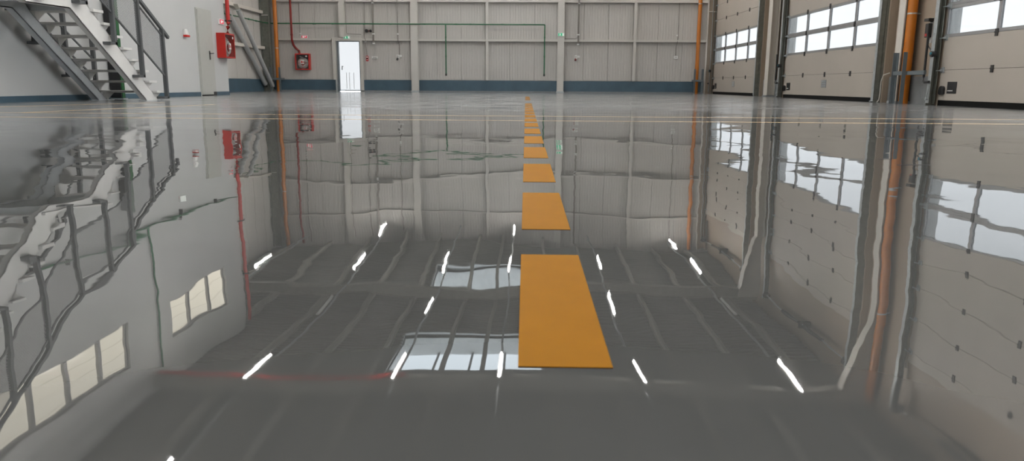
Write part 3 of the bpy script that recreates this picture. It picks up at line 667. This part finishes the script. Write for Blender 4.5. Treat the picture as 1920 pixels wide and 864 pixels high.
for x in (-7.6, -5.5, -3.4): MB().box(x - .01, x + .01, 15.49, 15.51, 6.15, 6.2).build('hanger', 'galvanised', t)
def sign(c, ux, out, wd, ht, lb, m, kind):
    c, ux, out, uz = Vector(c), Vector(ux), Vector(out), Vector((0, 0, 1))
    t = thing('safety_sign', c, lb, 'sign')
    def bx(a0, a1, b0, b1, c0, c1): return MB().add([c + ux * a + out * b + uz * d for d in (c0, c1) for b in (b0, b1) for a in (a0, a1)], [(0, 2, 3, 1), (4, 5, 7, 6), (0, 1, 5, 4), (2, 6, 7, 3), (0, 4, 6, 2), (1, 3, 7, 5)])
    bx(-wd / 2 - .02, wd / 2 + .02, 0, .04, -ht / 2 - .015, ht / 2 + .015).build('housing', 'white_plastic', t)
    pl = bx(-wd / 2, wd / 2, .04, .046, -ht / 2, ht / 2).build('face', m, t)
    if kind == 'exit':      # running figure, arrow and door
        fg = bx(-.06, -.02, .046, .049, -.01, .03); fg.add(*(lambda q: (q.v, q.f))(bx(-.05, -.035, .046, .049, .032, .046))); fg.add(*(lambda q: (q.v, q.f))(bx(-.07, -.05, .046, .049, -.045, -.008))); fg.add(*(lambda q: (q.v, q.f))(bx(-.03, -.01, .046, .049, -.04, -.008)))
        fg.build('running_figure', 'sign_white', pl)
        bx(.055, .115, .046, .049, -ht / 2 + .008, ht / 2 - .008).build('door_symbol', 'sign_white', pl)
    else:                   # hose and flame symbol
        fg = bx(-.07, .0, .046, .049, -.035, .035); fg.add(*(lambda q: (q.v, q.f))(bx(.02, .07, .046, .049, -.015, .03)))
        fg.build('hose_symbol', 'sign_white', pl)
sign((-7.68, YB - .14, 2.215), (1, 0, 0), (0, -1, 0), .24, .10, 'green running-man exit sign above the bright back door', 'sign_green', 'exit')
sign((1.225, YB - .27, 2.36), (1, 0, 0), (0, -1, 0), .24, .11, 'green exit sign on the back wall column', 'sign_green', 'exit')
sign((-9.45, YB - .15, 2.23), (1, 0, 0), (0, -1, 0), .22, .09, 'red fire hose sign on the back wall above the cabinet', 'sign_red', 'hose')
sign((XL, 20.70, 1.97), (0, 1, 0), (1, 0, 0), .24, .11, 'red fire hose sign above the cabinet on the white wall', 'sign_red', 'hose')
sign((XL, 17.70, 2.46), (0, 1, 0), (1, 0, 0), .26, .11, 'small exit light high on the white wall right of the stairs', 'sign_white', 'exit')
t = thing('alarm_sounder', (XL, 18.5, 1.45), 'white wall sounder with red base left of the grey door', 'alarm')
MB().prism([(XL, 1.62), (XL + .05, 1.62), (XL + .09, 1.48), (XL, 1.48)], 'y', 18.42, 18.56).build('horn', 'white_plastic', t, bevel=.01)
MB().box(XL, XL + .10, 18.41, 18.58, 1.43, 1.48).build('red_base', 'red_paint', t, bevel=.008)
t = thing('alarm_horn', (-6.78, YB - .05, 2.49), 'black twin alarm horn on the back wall right of the bright door', 'alarm')
MB().tube([(-6.85, YB - .03, 2.49), (-6.85, YB - .16, 2.49)], .065, 16).build('horn', 'black_plastic', t, smooth=True)
MB().tube([(-6.69, YB - .03, 2.485), (-6.69, YB - .14, 2.485)], .05, 16).build('horn', 'black_plastic', t, smooth=True)
MB().box(-6.85, -6.69, YB - .08, YB - .04, 2.46, 2.51).build('bracket', 'dark_red', t)
t = thing('call_point', (-6.87, YB - .03, 1.37), 'red fire call point right of the bright back door', 'call point')
MB().box(-6.92, -6.82, YB - .08, YB - .028, 1.26, 1.48).build('case', 'red_paint', t, bevel=.006); MB().box(-6.90, -6.84, YB - .085, YB - .08, 1.40, 1.45).build('glass', 'white_plastic', t); MB().box(-6.895, -6.845, YB - .085, YB - .08, 1.31, 1.33).build('slot', 'white_plastic', t); MB().box(-6.905, -6.835, YB - .088, YB - .08, 1.345, 1.385).build('dark_button', 'black_plastic', t)
t = thing('socket_box', (-6.55, YB - .03, 1.41), 'wide white socket box under the cable tray right of the bright door', 'socket')
MB().box(-6.67, -6.43, YB - .09, YB - .028, 1.365, 1.46).build('case', 'white_plastic', t, bevel=.006); MB().box(-6.62, -6.48, YB - .10, YB - .09, 1.385, 1.44).build('lid', 'grey_plastic', t)
def plug(x, z, lb, dark):
    t = thing('socket_box', (x, YB - .03, z), lb, 'socket')
    MB().box(x - .11, x + .0, YB - .10, YB - .028, z - .06, z + .09).build('case', 'white_plastic', t, bevel=.008)
    MB().tube([(x - .06, YB - .10, z + .02), (x - .06, YB - .105, z + .02)], .04, 14).build('lid', 'grey_plastic', t)
    MB().tube([(x - .065, YB - .08, z - .05), (x - .075, YB - .12, z - .12)], .042, 14).build('plug', dark, t, smooth=True)
    MB().box(x + .02, x + .11, YB - .08, YB - .028, z - .01, z + .08).build('switch', 'white_plastic', t, bevel=.006)
plug(-5.52, 1.44, 'white socket with black plug left of the first back wall column', 'black_plastic')
plug(1.92, 1.45, 'white socket with dark red plug right of the exit sign column', 'dark_red')
t = thing('wall_box', (6.0, YB - .03, 1.48), 'small white box on the back wall near the right orange pipe', 'socket')
MB().box(5.93, 6.09, YB - .08, YB - .028, 1.42, 1.54).build('case', 'white_plastic', t, bevel=.006); MB().box(5.96, 6.06, YB - .085, YB - .08, 1.45, 1.51).build('lid', 'grey_plastic', t)

# ------------------------------------------------------------------ conduits and cables on the back wall
def conduit(pts, r, lb, m='cable_grey', clips=(), name='conduit'):
    t = thing(name, pts[-1], lb, 'conduit')
    MB().tube(pts, r, 8).build('run', m, t, smooth=True)
    for c in clips: MB().box(c[0] - .03, c[0] + .03, c[1] - .02, c[1] + .03, c[2] - .03, c[2] + .03).build('clip', 'white_plastic', t)
y = YB - .05
conduit([(-9.66, y, 6.5), (-9.66, y, 2.4), (-9.62, y - .17, 2.30)], .014, 'thin grey conduit down to the red back wall sign', clips=[(-9.66, y, 2.37)])
conduit([(-7.66, y - .18, 6.5), (-7.67, y - .18, 2.40), (-7.64, y - .18, 2.36), (-7.06, y - .18, 2.34)], .012, 'thin conduit turning right above the exit sign')
conduit([(-6.935, y, 6.5), (-6.935, y, 2.56), (-6.93, y - .16, 2.25), (-6.88, y - .16, 2.05), (-6.87, y, 1.49)], .012, 'thin conduit down to the red call point', clips=[(-6.89, y - .14, 2.05)])
conduit([(-5.53, y - .17, 6.5), (-5.53, y - .17, 2.1), (-5.51, y, 1.95), (-5.51, y, 1.53)], .02, 'grey conduit down to the socket with black plug', clips=[(-5.53, y - .17, 2.36), (-5.51, y, 1.98)])
conduit([(1.38, y - .17, 2.20), (1.85, y - .17, 2.20), (1.90, y - .17, 2.26)], .012, 'short conduit running right from the exit sign column')
conduit([(6.06, y, 6.5), (6.06, y, 2.30), (6.02, y - .17, 2.1), (6.0, y, 1.9), (6.0, y, 1.55)], .014, 'thin conduit down to the small white wall box', clips=[(6.02, y, 2.36)])
for x, lb, zb in ((-6.55, 'flat grey cable tray above the wide socket box', 1.46), (1.94, 'flat grey cable tray right of the exit sign column', 1.54)):
    t = thing('cable_tray', (x, y, 2.4), lb, 'cable tray')
    MB().box(x - .035, x + .035, y - .18, y - .165, 2.0, 6.5).box(x - .035, x - .03, y - .20, y - .18, 2.0, 6.5).box(x + .03, x + .035, y - .20, y - .18, 2.0, 6.5).build('tray', 'cable_grey', t)
    MB().box(x - .02, x + .02, y - .02, y + .01, zb, 2.0).build('lower_duct', 'grey_plastic', t)
    for z in (2.36, 1.98, 3.6): MB().box(x - .045, x + .045, y - .20, y - .02 if z < 2 else y - .08, z - .025, z + .025).build('clip', 'white_plastic', t)
t = thing('compressed_air_pipe', (-1.5, YB - .2, 2.74), 'green air pipe along the back wall with two drop legs', 'pipe')
y = YB - .315
gp = MB().tube([(-10.75, y, 2.76), (0.55, y, 2.745)], .026, 10)
gp.build('main_run', 'green_pipe', t, smooth=True)
for x in (-3.53, 0.55):
    d = MB().tube([(x, y, 2.745), (x, y, .75)], .025, 10).build('drop_leg', 'green_pipe', t, smooth=True)
    for z in (2.23, 1.47): MB().tube([(x, y, z - .03), (x, y, z + .03)], .034, 10).build('coupling', 'green_pipe', d)
    MB().tube([(x, y, .76), (x, y - .01, .68)], .036, 10).build('valve', 'dark_steel', d)
t2 = thing('compressed_air_pipe', (XREC + .3, 29, 2.76), 'dark green air pipe on the recess wall behind the slanted braces', 'pipe')
MB().tube([(XREC + .24, 25.8, 2.76), (XREC + .26, 31.0, 2.76), (-10.76, y, 2.76)], .022, 10).build('run', 'green_pipe', t2, smooth=True)
for yy in (28.6, 29.4, 30.2): MB().tube([(XREC + .25, yy - .05, 2.76), (XREC + .25, yy + .05, 2.76)], .032, 10).build('coupling', 'green_pipe', t2)
for x in (-9.0, -8.2, -6.9, -5.8, -4.4, -3.1, -2.5, -1.2, -.3): MB().tube([(x - .04, y, 2.75), (x + .04, y, 2.75)], .03, 10).build('coupling', 'green_pipe', t)
for x in (-9.0, -7.86, -4.85, -1.82): MB().box(x - .012, x + .012, y, YB - .03, 2.735, 2.755).build('clip', 'dark_steel', t)
t = thing('compressed_air_pipe', (XL + .05, 16, 2.85), 'green air pipe high along the white wall with one riser', 'pipe')
MB().tube([(XL + .05, 9.0, 2.80), (XL + .05, 20.95, 2.94)], .024, 10).build('main_run', 'green_pipe', t, smooth=True)
MB().tube([(XL + .05, 15.95, 2.88), (XL + .05, 15.95, 6.5)], .022, 10).build('riser', 'green_pipe', t, smooth=True)
for yy in (10.5, 13, 17.5, 19.5): MB().box(XL, XL + .07, yy - .02, yy + .02, 2.80, 2.95).build('clip', 'dark_steel', t)

# ------------------------------------------------------------------ tube lamps
COLS = [(-9.7, 'far left'), (-6.2, 'second from left'), (-3.0, 'third from left'), (-0.66, 'centre'), (2.53, 'first right of centre'), (5.95, 'far right')]
ROWS = [(30.3, (1, 3, 5), (), 'closest to the back wall'), (25.95, (0, 1, 2, 3, 4, 5), (), 'by the deeper rooflight'), (21.35, (1, 2, 4, 5), (1, 5), 'between the two rooflights'), (15.9, (1, 2, 3, 4, 5), (), 'just in front of the nearer rooflight'),
        (10.9, (1, 2, 3, 4, 5), (), 'over the crossing floor lines'), (6.0, (1, 2, 3, 4, 5), (), 'over the near floor'), (0.8, (1, 2, 3, 4, 5), (), 'above the camera')]
ZLMP = 6.0
for ry, cols, off, rn in ROWS:
    for c in cols:
        x, cn = COLS[c]; on = c not in off
        t = thing('tube_lamp', (x, ry, ZLMP), '%s tube lamp, row %s, %s' % ('lit' if on else 'unlit', rn, cn), 'ceiling lamp', 'tube lamps under the roof')
        MB().prism([(x - .05, ZLMP + .045), (x - .03, ZLMP + .085), (x + .03, ZLMP + .085), (x + .05, ZLMP + .045)], 'y', ry - .82, ry + .82).build('housing', 'white_plastic', t)
        MB().prism([(x - .021, ZLMP + .044), (x - .014, ZLMP + .014), (x + .014, ZLMP + .014), (x + .021, ZLMP + .044)], 'y', ry - .8, ry + .8).build('tube', 'lit_tube' if on else 'unlit_tube', t)
        for s in (-.6, .6): MB().tube([(x, ry + s, ZLMP + .08), (x, ry + s, ZLMP + .20)], .006, 6).build('hanger', 'galvanised', t)
for x, cn in COLS:
    t = thing('lamp_rail', (x, 12, ZLMP + .2), 'thin cable rail carrying the %s column of tube lamps' % cn, 'cable rail', 'lamp cable rails')
    MB().box(x - .025, x + .025, YF + .2, YB - .3, ZLMP + .20, ZLMP + .235).build('rail', 'galvanised', t)
    m_ = MB()
    for yy in [q[0] for q in FR]: m_.box(x - .006, x + .006, yy - .006, yy + .006, ZLMP + .19, 6.2)
